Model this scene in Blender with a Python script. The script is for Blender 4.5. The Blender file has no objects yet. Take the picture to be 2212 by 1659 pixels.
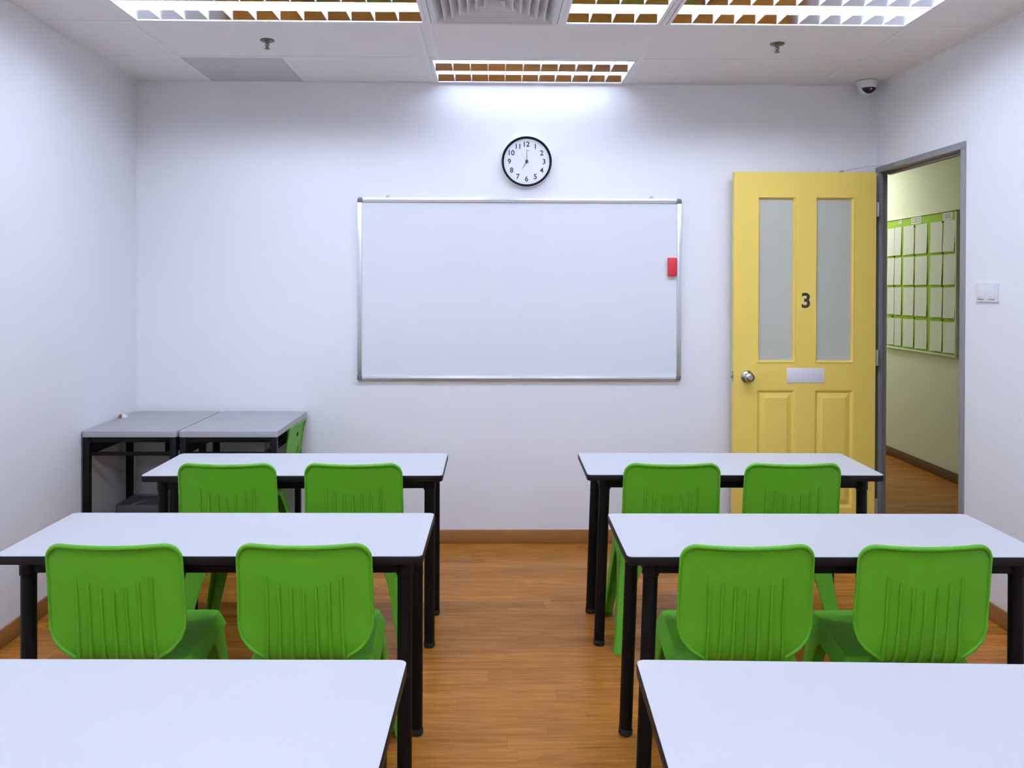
import bpy, bmesh, math, random
from mathutils import Vector, Matrix

random.seed(7)
SC = bpy.context.scene
COL = SC.collection

# ------------------------------------------------------------------ camera, world, exposure
def set_camera():
    W, HH = 2212.0, 1659.0
    f, tilt, roll, yaw = 1826.13, 0.0070, 0.0029, 0.0151
    cx, cy = 1095.14, 631.81
    c, s = math.cos(yaw), math.sin(yaw)
    ex, ey, ez = Vector((c, -s, 0)), Vector((s, c, 0)), Vector((0, 0, 1))
    ct, st = math.cos(tilt), math.sin(tilt)
    fwd = ct * ey - st * ez
    up0 = ct * ez + st * ey
    cr, sr = math.cos(roll), math.sin(roll)
    right = cr * ex + sr * up0
    up = -sr * ex + cr * up0
    cam = bpy.data.cameras.new('camera')
    o = bpy.data.objects.new('camera', cam)
    COL.objects.link(o)
    m = Matrix((right, up, -fwd)).transposed().to_4x4()
    m.translation = Vector((0, 0, 1.55))
    o.matrix_world = m
    cam.sensor_fit = 'HORIZONTAL'
    cam.sensor_width = 36.0
    cam.lens = f * 36.0 / W
    cam.shift_x = (W / 2 - cx) / W
    cam.shift_y = (cy - HH / 2) / W
    cam.clip_start = 0.05
    SC.camera = o
set_camera()

wd = bpy.data.worlds.new('world')
wd.use_nodes = True
wd.node_tree.nodes['Background'].inputs[0].default_value = (0.75, 0.8, 1, 1)
wd.node_tree.nodes['Background'].inputs[1].default_value = 0.0
SC.world = wd
SC.view_settings.view_transform = 'Standard'
SC.view_settings.look = 'None'
SC.view_settings.gamma = 1.0
SC.view_settings.use_curve_mapping = False
SC.view_settings.exposure = 0.0

TUBE_COLOR = (0.67, 0.765, 1.0)
TUBE_POWER = 88.0
CORRIDOR_COLOR = (1.0, 0.98, 0.88)
CORRIDOR_POWER = 8.6

# ------------------------------------------------------------------ materials
def mat(name, color, rough=0.5, metal=0.0, spec=0.5, noise=0.0, nscale=8.0, bump=0.0, bscale=60.0,
        transmission=0.0, coat=0.0, emit=None, estr=0.0):
    m = bpy.data.materials.new(name)
    m.use_nodes = True
    nt = m.node_tree
    b = nt.nodes['Principled BSDF']
    b.inputs['Base Color'].default_value = (*color, 1)
    b.inputs['Roughness'].default_value = rough
    b.inputs['Metallic'].default_value = metal
    b.inputs['Specular IOR Level'].default_value = spec
    b.inputs['Transmission Weight'].default_value = transmission
    b.inputs['Coat Weight'].default_value = coat
    if emit:
        b.inputs['Emission Color'].default_value = (*emit, 1)
        b.inputs['Emission Strength'].default_value = estr
    if noise or bump:
        tc = nt.nodes.new('ShaderNodeTexCoord')
        if noise:
            n = nt.nodes.new('ShaderNodeTexNoise')
            n.inputs['Scale'].default_value = nscale
            n.inputs['Detail'].default_value = 4
            nt.links.new(tc.outputs['Object'], n.inputs['Vector'])
            r = nt.nodes.new('ShaderNodeMapRange')
            r.inputs['To Min'].default_value = 1 - noise
            r.inputs['To Max'].default_value = 1 + noise
            nt.links.new(n.outputs['Fac'], r.inputs['Value'])
            mx = nt.nodes.new('ShaderNodeVectorMath')
            mx.operation = 'SCALE'
            mx.inputs[0].default_value = color
            nt.links.new(r.outputs['Result'], mx.inputs['Scale'])
            nt.links.new(mx.outputs['Vector'], b.inputs['Base Color'])
        if bump:
            n2 = nt.nodes.new('ShaderNodeTexNoise')
            n2.inputs['Scale'].default_value = bscale
            n2.inputs['Detail'].default_value = 3
            nt.links.new(tc.outputs['Object'], n2.inputs['Vector'])
            bp = nt.nodes.new('ShaderNodeBump')
            bp.inputs['Strength'].default_value = bump
            bp.inputs['Distance'].default_value = 0.002
            nt.links.new(n2.outputs['Fac'], bp.inputs['Height'])
            nt.links.new(bp.outputs['Normal'], b.inputs['Normal'])
    return m

def wood_floor(name, base, dark, light, rough=0.25):
    m = bpy.data.materials.new(name)
    m.use_nodes = True
    nt = m.node_tree
    N, L = nt.nodes.new, nt.links.new
    b = nt.nodes['Principled BSDF']
    tc = N('ShaderNodeTexCoord')
    RH, RL = 0.083, 0.95
    def math(op, a, b=None):
        m = N('ShaderNodeMath'); m.operation = op
        for i, v in enumerate((a, b)):
            if v is None: continue
            if isinstance(v, (int, float)): m.inputs[i].default_value = v
            else: L(v, m.inputs[i])
        return m.outputs[0]
    xyz = N('ShaderNodeSeparateXYZ'); L(tc.outputs['Object'], xyz.inputs[0])
    yr = math('DIVIDE', xyz.outputs['Y'], RH); row = math('FLOOR', yr); fy = math('FRACT', yr)
    wn = N('ShaderNodeTexWhiteNoise'); wn.noise_dimensions = '1D'; L(row, wn.inputs['W'])
    xr_ = math('ADD', math('DIVIDE', xyz.outputs['X'], RL), math('MULTIPLY', wn.outputs['Value'], 7.0))
    colm = math('FLOOR', xr_); fx = math('FRACT', xr_)
    ij = N('ShaderNodeCombineXYZ'); L(row, ij.inputs['X']); L(colm, ij.inputs['Y'])
    wn2 = N('ShaderNodeTexWhiteNoise'); wn2.noise_dimensions = '2D'; L(ij.outputs['Vector'], wn2.inputs['Vector'])
    plank = wn2.outputs['Value']
    ey = math('LESS_THAN', fy, 0.012); ex_ = math('LESS_THAN', fx, 0.0016)
    joint = math('MAXIMUM', ey, ex_)
    mp = N('ShaderNodeMapping')
    mp.inputs['Scale'].default_value = (2.2, 30.0, 1.0)
    L(tc.outputs['Object'], mp.inputs['Vector'])
    add = N('ShaderNodeVectorMath'); add.operation = 'ADD'
    comb = N('ShaderNodeCombineXYZ')
    mulp = N('ShaderNodeMath'); mulp.operation = 'MULTIPLY'; mulp.inputs[1].default_value = 37.0
    L(plank, mulp.inputs[0])
    L(mulp.outputs[0], comb.inputs['Z'])
    L(mp.outputs['Vector'], add.inputs[0]); L(comb.outputs['Vector'], add.inputs[1])
    n1 = N('ShaderNodeTexNoise'); n1.inputs['Scale'].default_value = 1.0
    n1.inputs['Detail'].default_value = 6; n1.inputs['Roughness'].default_value = 0.62
    n1.inputs['Distortion'].default_value = 0.9
    L(add.outputs['Vector'], n1.inputs['Vector'])
    mp2 = N('ShaderNodeMapping'); mp2.inputs['Scale'].default_value = (7.0, 150.0, 1.0)
    L(tc.outputs['Object'], mp2.inputs['Vector'])
    n2 = N('ShaderNodeTexNoise'); n2.inputs['Scale'].default_value = 1.0; n2.inputs['Detail'].default_value = 3
    L(mp2.outputs['Vector'], n2.inputs['Vector'])
    cr = N('ShaderNodeValToRGB')
    cr.color_ramp.elements[0].position = 0.30; cr.color_ramp.elements[0].color = (*dark, 1)
    cr.color_ramp.elements[1].position = 0.72; cr.color_ramp.elements[1].color = (*light, 1)
    e = cr.color_ramp.elements.new(0.5); e.color = (*base, 1)
    L(n1.outputs['Fac'], cr.inputs['Fac'])
    # fine pores
    cr2 = N('ShaderNodeMapRange'); cr2.inputs['From Min'].default_value = 0.25; cr2.inputs['From Max'].default_value = 0.55
    cr2.inputs['To Min'].default_value = 0.72; cr2.inputs['To Max'].default_value = 1.05
    L(n2.outputs['Fac'], cr2.inputs['Value'])
    # plank tone
    pt = N('ShaderNodeMapRange'); pt.inputs['To Min'].default_value = 0.84; pt.inputs['To Max'].default_value = 1.14
    L(plank, pt.inputs['Value'])
    mm = N('ShaderNodeMath'); mm.operation = 'MULTIPLY'
    L(cr2.outputs['Result'], mm.inputs[0]); L(pt.outputs['Result'], mm.inputs[1])
    # joint line
    jl = N('ShaderNodeMapRange'); jl.inputs['To Min'].default_value = 1.0; jl.inputs['To Max'].default_value = 0.66
    L(joint, jl.inputs['Value'])
    m2 = N('ShaderNodeMath'); m2.operation = 'MULTIPLY'
    L(mm.outputs[0], m2.inputs[0]); L(jl.outputs['Result'], m2.inputs[1])
    sc = N('ShaderNodeVectorMath'); sc.operation = 'SCALE'
    L(cr.outputs['Color'], sc.inputs[0]); L(m2.outputs[0], sc.inputs['Scale'])
    L(sc.outputs['Vector'], b.inputs['Base Color'])
    b.inputs['Roughness'].default_value = rough
    b.inputs['Specular IOR Level'].default_value = 0.10
    bp = N('ShaderNodeBump'); bp.inputs['Strength'].default_value = 0.12; bp.inputs['Distance'].default_value = 0.002
    L(m2.outputs[0], bp.inputs['Height']); L(bp.outputs['Normal'], b.inputs['Normal'])
    return m

M = {}
M['wall'] = mat('white_wall_paint', (0.88, 0.88, 0.885), 0.75, spec=0.25, bump=0.10, bscale=45)
M['tile'] = mat('ceiling_tile', (0.90, 0.87, 0.84), 0.9, spec=0.1, bump=0.12, bscale=220)
M['tbar'] = mat('ceiling_bar', (0.90, 0.885, 0.87), 0.5)
M['gray_tile'] = mat('grey_ceiling_panel', (0.62, 0.615, 0.60), 0.8, noise=0.05, nscale=60, bump=0.3, bscale=300)
M['floor'] = wood_floor('wood_floor', (0.385, 0.145, 0.022), (0.265, 0.095, 0.013), (0.475, 0.192, 0.034))
M['skirting'] = mat('wood_skirting', (0.30, 0.125, 0.033), 0.45, noise=0.18, nscale=9)
M['green'] = mat('green_plastic', (0.104, 0.375, 0.0165), 0.46, spec=0.28)
M['green_seat'] = mat('green_textured_plastic', (0.098, 0.345, 0.016), 0.6, spec=0.12)
M['laminate'] = mat('white_laminate', (0.60, 0.605, 0.62), 0.35, spec=0.3)
M['black'] = mat('black_metal', (0.0045, 0.0045, 0.0045), 0.45, spec=0.16)
M['black_edge'] = mat('black_edge_band', (0.008, 0.008, 0.008), 0.5, spec=0.25)
M['rubber'] = mat('black_rubber', (0.01, 0.01, 0.01), 0.7)
M['desk_grey'] = mat('grey_laminate', (0.40, 0.395, 0.385), 0.4, noise=0.04, nscale=90)
M['desk_edge'] = mat('grey_edge', (0.36, 0.36, 0.37), 0.45)
M['box_dark'] = mat('dark_grey_plastic', (0.055, 0.057, 0.062), 0.5)
M['box_lid'] = mat('grey_plastic_lid', (0.085, 0.09, 0.10), 0.45)
M['alu'] = mat('brushed_aluminium', (0.72, 0.73, 0.75), 0.32, metal=0.85)
M['cap'] = mat('dark_grey_cap', (0.13, 0.13, 0.15), 0.5)
M['board'] = mat('whiteboard_surface', (0.80, 0.81, 0.83), 0.28, spec=0.4)
M['red'] = mat('red_plastic', (0.62, 0.018, 0.03), 0.5)
M['felt'] = mat('grey_felt', (0.55, 0.56, 0.58), 0.9)
M['white_plastic'] = mat('white_plastic', (0.82, 0.82, 0.83), 0.35)
M['face'] = mat('clock_face', (0.84, 0.84, 0.86), 0.6)
M['ink'] = mat('black_ink', (0.03, 0.03, 0.035), 0.6)
M['grey_ink'] = mat('grey_ink', (0.25, 0.25, 0.27), 0.6)
M['yellow'] = mat('yellow_door_paint', (0.90, 0.66, 0.128), 0.38, spec=0.4)
M['frosted'] = mat('frosted_glass', (0.78, 0.79, 0.66), 0.45, transmission=0.3)
M['steel'] = mat('satin_steel', (0.50, 0.47, 0.43), 0.22, metal=1.0)
M['hinge'] = mat('grey_hinge', (0.40, 0.39, 0.38), 0.4, metal=0.6)
M['frame'] = mat('grey_door_frame', (0.27, 0.262, 0.258), 0.45)
M['corr_wall'] = mat('pale_green_wall', (0.74, 0.79, 0.66), 0.8, spec=0.2)
M['corr_skirt'] = mat('brown_skirting', (0.12, 0.065, 0.03), 0.5)
M['board_green'] = mat('green_felt_board', (0.36, 0.62, 0.06), 0.9)
M['paper'] = mat('white_paper', (0.76, 0.80, 0.77), 0.8)
M['pin'] = mat('dark_pin', (0.05, 0.07, 0.03), 0.4)
M['mirror'] = mat('mirror_reflector', (0.74, 0.75, 0.77), 0.07, metal=1.0)
M['blade'] = mat('louver_aluminium', (0.84, 0.85, 0.88), 0.45, metal=0.3)
M['enamel'] = mat('white_enamel', (0.85, 0.85, 0.87), 0.4)
M['tube'] = mat('fluorescent_tube', (0.9, 0.9, 0.9), 0.4, emit=TUBE_COLOR, estr=TUBE_POWER)
M['tube_dim'] = mat('dimmed_fluorescent_tube', (0.9, 0.9, 0.9), 0.4, emit=TUBE_COLOR, estr=TUBE_POWER * 0.16)  # back tubes dimmed to soften the bright pool on the wall
M['corr_fill'] = mat('corridor_fill_panel', (0.9, 0.9, 0.8), 0.5, emit=CORRIDOR_COLOR, estr=CORRIDOR_POWER)
M['dome'] = mat('dark_dome', (0.012, 0.013, 0.012), 0.08, spec=0.6)
M['bronze'] = mat('dull_brass', (0.20, 0.18, 0.14), 0.35, metal=0.8)
M['vent'] = mat('vent_enamel', (0.74, 0.735, 0.73), 0.45)
M['dark'] = mat('dark_void', (0.05, 0.05, 0.05), 0.9)
M['tan'] = mat('brown_scrap', (0.22, 0.10, 0.05), 0.8)

# ------------------------------------------------------------------ mesh helpers
class MB:
    def __init__(self):
        self.v = []; self.f = []
    def add(self, verts, faces):
        k = len(self.v)
        self.v += [tuple(p) for p in verts]
        self.f += [tuple(i + k for i in f) for f in faces]
        return self
    def box(self, x0, x1, y0, y1, z0, z1):
        vs = [(x, y, z) for z in (z0, z1) for y in (y0, y1) for x in (x0, x1)]
        fs = [(0, 2, 3, 1), (4, 5, 7, 6), (0, 1, 5, 4), (2, 6, 7, 3), (0, 4, 6, 2), (1, 3, 7, 5)]
        return self.add(vs, fs)
    def prism(self, bottom, top):
        """two polygons with the same number of corners"""
        n = len(bottom)
        fs = [tuple(range(n))[::-1], tuple(range(n, 2 * n))]
        fs += [(i, (i + 1) % n, (i + 1) % n + n, i + n) for i in range(n)]
        return self.add(list(bottom) + list(top), fs)
    def loft(self, loops, cap0=True, cap1=True, closed=True):
        n = len(loops[0]); vs = [p for l in loops for p in l]; fs = []
        for a in range(len(loops) - 1):
            for i in range(n if closed else n - 1):
                j = (i + 1) % n
                fs.append((a * n + i, a * n + j, (a + 1) * n + j, (a + 1) * n + i))
        if cap0: fs.append(tuple(range(n))[::-1])
        if cap1: fs.append(tuple(range((len(loops) - 1) * n, len(loops) * n)))
        return self.add(vs, fs)
    def tube(self, path, r, n=10, closed=False):
        P = [Vector(p) for p in path]; m = len(P); rings = []
        ref = None
        for i in range(m):
            a = P[i - 1] if (i > 0 or closed) else P[i]
            b = P[(i + 1) % m] if (i < m - 1 or closed) else P[i]
            t = (b - a).normalized()
            if ref is None:
                ref = Vector((0, 0, 1)) if abs(t.z) < 0.9 else Vector((0, 1, 0))
            u = (ref - t * ref.dot(t))
            if u.length < 1e-5:
                u = t.orthogonal()
            u.normalize(); ref = u
            w = t.cross(u)
            rr = r[i] if isinstance(r, (list, tuple)) else r
            rings.append([P[i] + u * rr * math.cos(2 * math.pi * k / n) + w * rr * math.sin(2 * math.pi * k / n) for k in range(n)])
        if closed:
            rings.append(rings[0])
        return self.loft(rings, not closed, not closed)
    def lathe(self, prof, o=(0, 0, 0), axis='z', n=32):
        loops = []
        for r, h in prof:
            l = []
            for k in range(n):
                a = 2 * math.pi * k / n
                c, s = r * math.cos(a), r * math.sin(a)
                p = {'z': (c, s, h), 'y': (c, h, -s), 'x': (h, c, s)}[axis]
                l.append((o[0] + p[0], o[1] + p[1], o[2] + p[2]))
            loops.append(l)
        return self.loft(loops)
    def build(self, name, m, parent=None, smooth=True, angle=35, bevel=0.0, seg=2, loc=None):
        me = bpy.data.meshes.new(name)
        bm = bmesh.new()
        vv = [bm.verts.new(p) for p in self.v]
        for f in self.f:
            try:
                bm.faces.new([vv[i] for i in f])
            except ValueError:
                pass
        bmesh.ops.remove_doubles(bm, verts=bm.verts, dist=1e-6)
        bmesh.ops.recalc_face_normals(bm, faces=bm.faces)
        if bevel:
            es = [e for e in bm.edges if len(e.link_faces) == 2 and e.calc_face_angle(0) > 0.6]
            bmesh.ops.bevel(bm, geom=es, offset=bevel, segments=seg, affect='EDGES', profile=0.5, clamp_overlap=True)
        bm.to_mesh(me); bm.free()
        if smooth:
            for p in me.polygons: p.use_smooth = True
            me.set_sharp_from_angle(angle=math.radians(angle))
        me.materials.append(m)
        o = bpy.data.objects.new(name, me)
        COL.objects.link(o)
        if loc: o.location = loc
        if parent: o.parent = parent
        return o

def thing(name, label, cat, loc=(0, 0, 0), rz=0.0, group=None, kind=None):
    o = bpy.data.objects.new(name, None)
    o.empty_display_size = 0.1
    COL.objects.link(o)
    o.location = loc; o.rotation_euler = (0, 0, rz)
    tag(o, label, cat, group, kind)
    return o

def tag(o, label=None, cat=None, group=None, kind=None):
    if label: o['label'] = label
    if cat: o['category'] = cat
    if group: o['group'] = group
    if kind: o['kind'] = kind
    return o

def dup(root, loc, rz, label, name=None):
    r = root.copy(); COL.objects.link(r)
    r.location = loc; r.rotation_euler = (0, 0, rz); r['label'] = label
    for ch in list(root.children):
        c = ch.copy(); COL.objects.link(c); c.parent = r
        for g in list(ch.children):
            d = g.copy(); COL.objects.link(d); d.parent = c
    return r

def rrect(x0, x1, y0, y1, r, n=6):
    pts = []
    for cx, cy, a0 in ((x1 - r, y1 - r, 0), (x0 + r, y1 - r, 90), (x0 + r, y0 + r, 180), (x1 - r, y0 + r, 270)):
        for k in range(n + 1):
            a = math.radians(a0 + 90 * k / n)
            pts.append((cx + r * math.cos(a), cy + r * math.sin(a)))
    return pts

def text_mesh(s, size, m, parent, name, origin, axes=((1, 0, 0), (0, 0, 1), (0, -1, 0)), depth=0.0006, bold=0.0):
    """letters as a thin mesh; axes: reading direction, up, outwards"""
    cu = bpy.data.curves.new('t', 'FONT')
    cu.body = s; cu.size = size; cu.align_x = 'CENTER'; cu.align_y = 'CENTER'
    cu.extrude = depth; cu.offset = bold; cu.resolution_u = 6
    to = bpy.data.objects.new('t', cu)
    COL.objects.link(to)
    dg = bpy.context.evaluated_depsgraph_get()
    me = bpy.data.meshes.new_from_object(to.evaluated_get(dg))
    bpy.data.objects.remove(to); bpy.data.curves.remove(cu)
    xs = [v.co.x for v in me.vertices]; ys = [v.co.y for v in me.vertices]
    mx, my = (min(xs) + max(xs)) / 2, (min(ys) + max(ys)) / 2
    A, B, Cc = (Vector(a) for a in axes)
    for v in me.vertices:
        v.co = Vector(origin) + A * (v.co.x - mx) + B * (v.co.y - my) + Cc * v.co.z
    me.materials.clear(); me.materials.append(m)
    me.name = name
    o = bpy.data.objects.new(name, me)
    COL.objects.link(o); o.parent = parent
    return o

# ------------------------------------------------------------------ room shell
D, H = 5.10, 2.773
Y0 = -1.7
def xl(y): return -2.145 - 0.028 * (y - D)
def xr(y): return 2.3135 - 0.0126 * (y - D)
CX = 3.67          # corridor far wall
WT = 0.06          # partition thickness

mb = MB(); mb.box(-2.4, 3.9, Y0 - 0.1, 11.7, -0.05, 0.0)
tag(mb.build('floor', M['floor'], smooth=False), kind='structure')
mb = MB(); mb.box(-2.3, xr(D) + WT, D, D + 0.1, 0, H + 0.12)
tag(mb.build('wall_back', M['wall'], smooth=False), kind='structure')
mb = MB(); mb.box(-2.3, 2.55, Y0 - 0.1, Y0, 0, H + 0.12)
tag(mb.build('wall_front', M['wall'], smooth=False), kind='structure')
mb = MB()
mb.prism([(xl(Y0) - 0.08, Y0, 0), (xl(Y0), Y0, 0), (xl(D), D, 0), (xl(D) - 0.08, D, 0)],
         [(xl(Y0) - 0.08, Y0, H + 0.12), (xl(Y0), Y0, H + 0.12), (xl(D), D, H + 0.12), (xl(D) - 0.08, D, H + 0.12)])
tag(mb.build('wall_left', M['wall'], smooth=False), kind='structure')
# right wall with the doorway
OY0, OY1, OZ = 4.140, 5.086, 2.272        # rough opening
def rseg(mb, a, b, z0, z1):
    mb.prism([(xr(a), a, z0), (xr(a) + WT, a, z0), (xr(b) + WT, b, z0), (xr(b), b, z0)],
             [(xr(a), a, z1), (xr(a) + WT, a, z1), (xr(b) + WT, b, z1), (xr(b), b, z1)])
mb = MB()
rseg(mb, Y0, OY0, 0, H + 0.12); rseg(mb, OY0, OY1, OZ, H + 0.12); rseg(mb, OY1, D, 0, H + 0.12)
tag(mb.build('wall_right', M['wall'], smooth=False), kind='structure')

# corridor shell
mb = MB()
mb.box(CX, CX + 0.08, 2.4, 11.6, 0, H)
mb.box(2.3, CX + 0.08, 11.5, 11.6, 0, H)
mb.box(2.40, CX + 0.08, 2.32, 2.4, 0, H)
tag(mb.build('wall_corridor', M['corr_wall'], smooth=False), kind='structure')
mb = MB(); mb.box(2.30, xr(D) + WT, D + 0.1, 11.5, 0, H)
tag(mb.build('wall_corridor_side', M['corr_wall'], smooth=False), kind='structure')
mb = MB(); mb.box(CX - 0.013, CX, 2.4, 11.5, 0, 0.08)
tag(mb.build('baseboard_corridor', M['corr_skirt'], bevel=0.003), kind='structure')

# baseboards
BH, BT = 0.082, 0.013
mb = MB(); mb.box(xl(D), 2.30, D - BT, D, 0, BH)
tag(mb.build('baseboard_back', M['skirting'], bevel=0.004), kind='structure')
mb = MB()
mb.prism([(xl(Y0), Y0, 0), (xl(Y0) + BT, Y0, 0), (xl(D) + BT, D - BT, 0), (xl(D), D - BT, 0)],
         [(xl(Y0), Y0, BH), (xl(Y0) + BT, Y0, BH), (xl(D) + BT, D - BT, BH), (xl(D), D - BT, BH)])
tag(mb.build('baseboard_left', M['skirting'], bevel=0.004), kind='structure')
mb = MB()
mb.prism([(xr(Y0) - BT, Y0, 0), (xr(Y0), Y0, 0), (xr(OY0), OY0, 0), (xr(OY0) - BT, OY0, 0)],
         [(xr(Y0) - BT, Y0, BH), (xr(Y0), Y0, BH), (xr(OY0), OY0, BH), (xr(OY0) - BT, OY0, BH)])
tag(mb.build('baseboard_right', M['skirting'], bevel=0.004), kind='structure')

# ceiling: tiles between bars; cells of lamps, vent and grey panel stay open
GA, GB, GC1, GC2, GD, GE = -1.700, -1.130, -0.365, -0.308, 0.785, 1.945
rows = [5.10, 4.545, 3.955, 3.385]
while rows[-1] > Y0: rows.append(rows[-1] - 0.575)
XLc, XRc = -2.25, 2.42
cells = []      # x0,x1,y0,y1
bars = set()
def row(k, xs, skip=()):
    for x in xs: bars.add((x, k))
    for a in range(len(xs) - 1):
        if a in skip: continue
        cells.append((xs[a], xs[a + 1], rows[k + 1], rows[k]))
row(0, [XLc, GA, GB, GC1, GD, GE, XRc], skip=(1, 3))
row(1, [XLc, GA, GC1, GC2, GD, GE, XRc])
row(2, [XLc, -1.672, GC2, 0.303, GD, GE - 0.012, XRc], skip=(1, 2, 3, 4))
LIT_ROWS = (6, 10)
for k in range(3, len(rows) - 1):
    row(k, [XLc, GA, GC2, GD, GE, XRc], skip=((1, 3) if k in LIT_ROWS else ()))
mb = MB()
g = 0.010
for (a, b, c, d) in cells:
    mb.box(a + g, b - g, c + g, d - g, H + 0.002, H + 0.016)
mb.box(2.3, CX + 0.1, 2.3, 11.6, H, H + 0.05)
tag(mb.build('ceiling', M['tile'], smooth=False), kind='structure')
mb = MB()
bw = 0.0115
for x, k in sorted(bars):
    if -2.1 < x < 2.3: mb.box(x - bw, x + bw, rows[k + 1] + bw, rows[k] - (bw if k else 0.0), H - 0.001, H + 0.003)
for y in rows[1:-1]:
    mb.box(xl(y), xr(y), y - bw, y + bw, H - 0.0012, H + 0.0032)
tag(mb.build('trim_1', M['tbar'], smooth=False), kind='structure')
# wall angle around the ceiling edge
mb = MB()
a = 0.016
mb.box(xl(D), 2.31, D - a, D, H - 0.002, H + 0.001)
mb.prism([(xl(Y0), Y0, H - .002), (xl(Y0) + a, Y0, H - .002), (xl(D) + a, D - a, H - .002), (xl(D), D - a, H - .002)],
         [(xl(Y0), Y0, H + .001), (xl(Y0) + a, Y0, H + .001), (xl(D) + a, D - a, H + .001), (xl(D), D - a, H + .001)])
mb.prism([(xr(Y0) - a, Y0, H - .002), (xr(Y0), Y0, H - .002), (xr(D), D - a, H - .002), (xr(D) - a, D - a, H - .002)],
         [(xr(Y0) - a, Y0, H + .001), (xr(Y0), Y0, H + .001), (xr(D), D - a, H + .001), (xr(D) - a, D - a, H + .001)])
tag(mb.build('trim_2', M['tbar'], smooth=False), kind='structure')
# slab over the false ceiling
mb = MB(); mb.box(-2.3, 2.45, Y0 - 0.1, D + 0.1, H + 0.12, H + 0.16)
tag(mb.build('ceiling_slab', M['dark'], smooth=False), kind='structure')

# grey panel in the ceiling
mb = MB(); mb.box(GA + g, GB - g, rows[1] + g, rows[0] - 0.018, H + 0.001, H + 0.014)
tag(mb.build('ceiling_panel', M['gray_tile'], smooth=False),
    'dull grey perforated square ceiling panel above the left end of the whiteboard wall', 'ceiling panel')

# ------------------------------------------------------------------ louvred ceiling lights
def ceiling_light(x0, x1, y0, y1, ncol, label, nrow=2, tube='tube'):
    cx, cy = (x0 + x1) / 2, (y0 + y1) / 2
    t = thing('ceiling_light', label, 'ceiling light', (cx, cy, H), 0, 'louvred fluorescent ceiling lights')
    X0, X1, Ya, Yb = x0 - cx, x1 - cx, y0 - cy, y1 - cy
    e = 0.016; top = 0.085
    mb = MB()
    mb.box(X0, X0 + e, Ya, Yb, -0.004, top); mb.box(X1 - e, X1, Ya, Yb, -0.004, top)
    mb.box(X0 + e, X1 - e, Ya, Ya + e, -0.004, top); mb.box(X0 + e, X1 - e, Yb - e, Yb, -0.004, top)
    mb.box(X0, X1, Ya, Yb, top, top + 0.01)
    mb.build('housing', M['enamel'], t, smooth=False)
    ix0, ix1 = X0 + e, X1 - e
    iy0, iy1 = Ya + e, Yb - e
    p = (iy1 - iy0) / nrow
    for r in range(nrow):
        yc = iy0 + p * (r + 0.5); a = p / 2 - 0.003
        for nm, mt, prof in (('reflector', 'mirror', [(a, 0.0), (a - 0.017, 0.016), (a - 0.036, 0.034)]),
                             ('whitened_facet', 'enamel', [(a - 0.036, 0.034), (a - 0.044, 0.070)])):  # upper facets coloured white in place of the tube's bright reflection
            mb = MB()
            for s in (1, -1):
                mb.loft([[(ix0, yc + s * y, z) for y, z in prof], [(ix1, yc + s * y, z) for y, z in prof]], False, False, closed=False)
            mb.build(nm, M[mt], t, angle=60)
        # bottom lip of the trough
        mb = MB()
        for k in range(1, ncol):
            x = ix0 + (ix1 - ix0) * k / ncol
            hb = 0.030
            for s in (-1, 1):            # two wings that leave a gap for the tube
                ya, yb, yt = yc + s * 0.017, yc + s * a, yc + s * (a - 0.031)
                mb.prism([(x - 0.0016, ya, 0), (x + 0.0016, ya, 0), (x + 0.0016, yb, 0), (x - 0.0016, yb, 0)],
                         [(x - 0.0022, ya, hb), (x + 0.0022, ya, hb), (x + 0.0022, yt, hb), (x - 0.0022, yt, hb)])
            mb.box(x - 0.0016, x + 0.0016, yc - 0.018, yc + 0.018, 0, 0.012)
        for s in (-1, 1):
            mb.box(ix0, ix1, yc + s * (a + 0.0015) - 0.0028, yc + s * (a + 0.0015) + 0.0028, -0.003, 0.004)
        mb.build('louver', M['blade'], t, smooth=False)
        mb = MB(); mb.tube([(ix0 + 0.02, yc, 0.033), (ix1 - 0.02, yc, 0.033)], 0.013, 12)
        mb.build('tube', M[tube], t)
    return t

ceiling_light(GC1 + 0.013, GD - 0.013, rows[1] + 0.013, 5.078, 11, 'louvred ceiling light against the back wall above the round clock', tube='tube_dim')
ceiling_light(-1.660, GC2 - 0.012, rows[3] + 0.013, rows[2] - 0.013, 12, 'long louvred ceiling light left of the square air vent')
ceiling_light(0.315, GD - 0.016, rows[3] + 0.013, rows[2] - 0.013, 4, 'short louvred ceiling light touching the right side of the square air vent')
ceiling_light(GD + 0.014, GE - 0.024, rows[3] + 0.013, rows[2] - 0.013, 11, 'long bright louvred ceiling light farthest right of the square air vent')
for k in LIT_ROWS:
    for i, (a, b) in enumerate(((GA + 0.012, GC2 - 0.012), (GD + 0.012, GE - 0.012))):
        ceiling_light(a, b, rows[k + 1] + 0.012, rows[k] - 0.012, 12,
                      'louvred ceiling light over the %s of the room, %s' % (('left side', 'right side')[i], ('level with the camera', 'behind the camera')[k == 10]))

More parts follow.
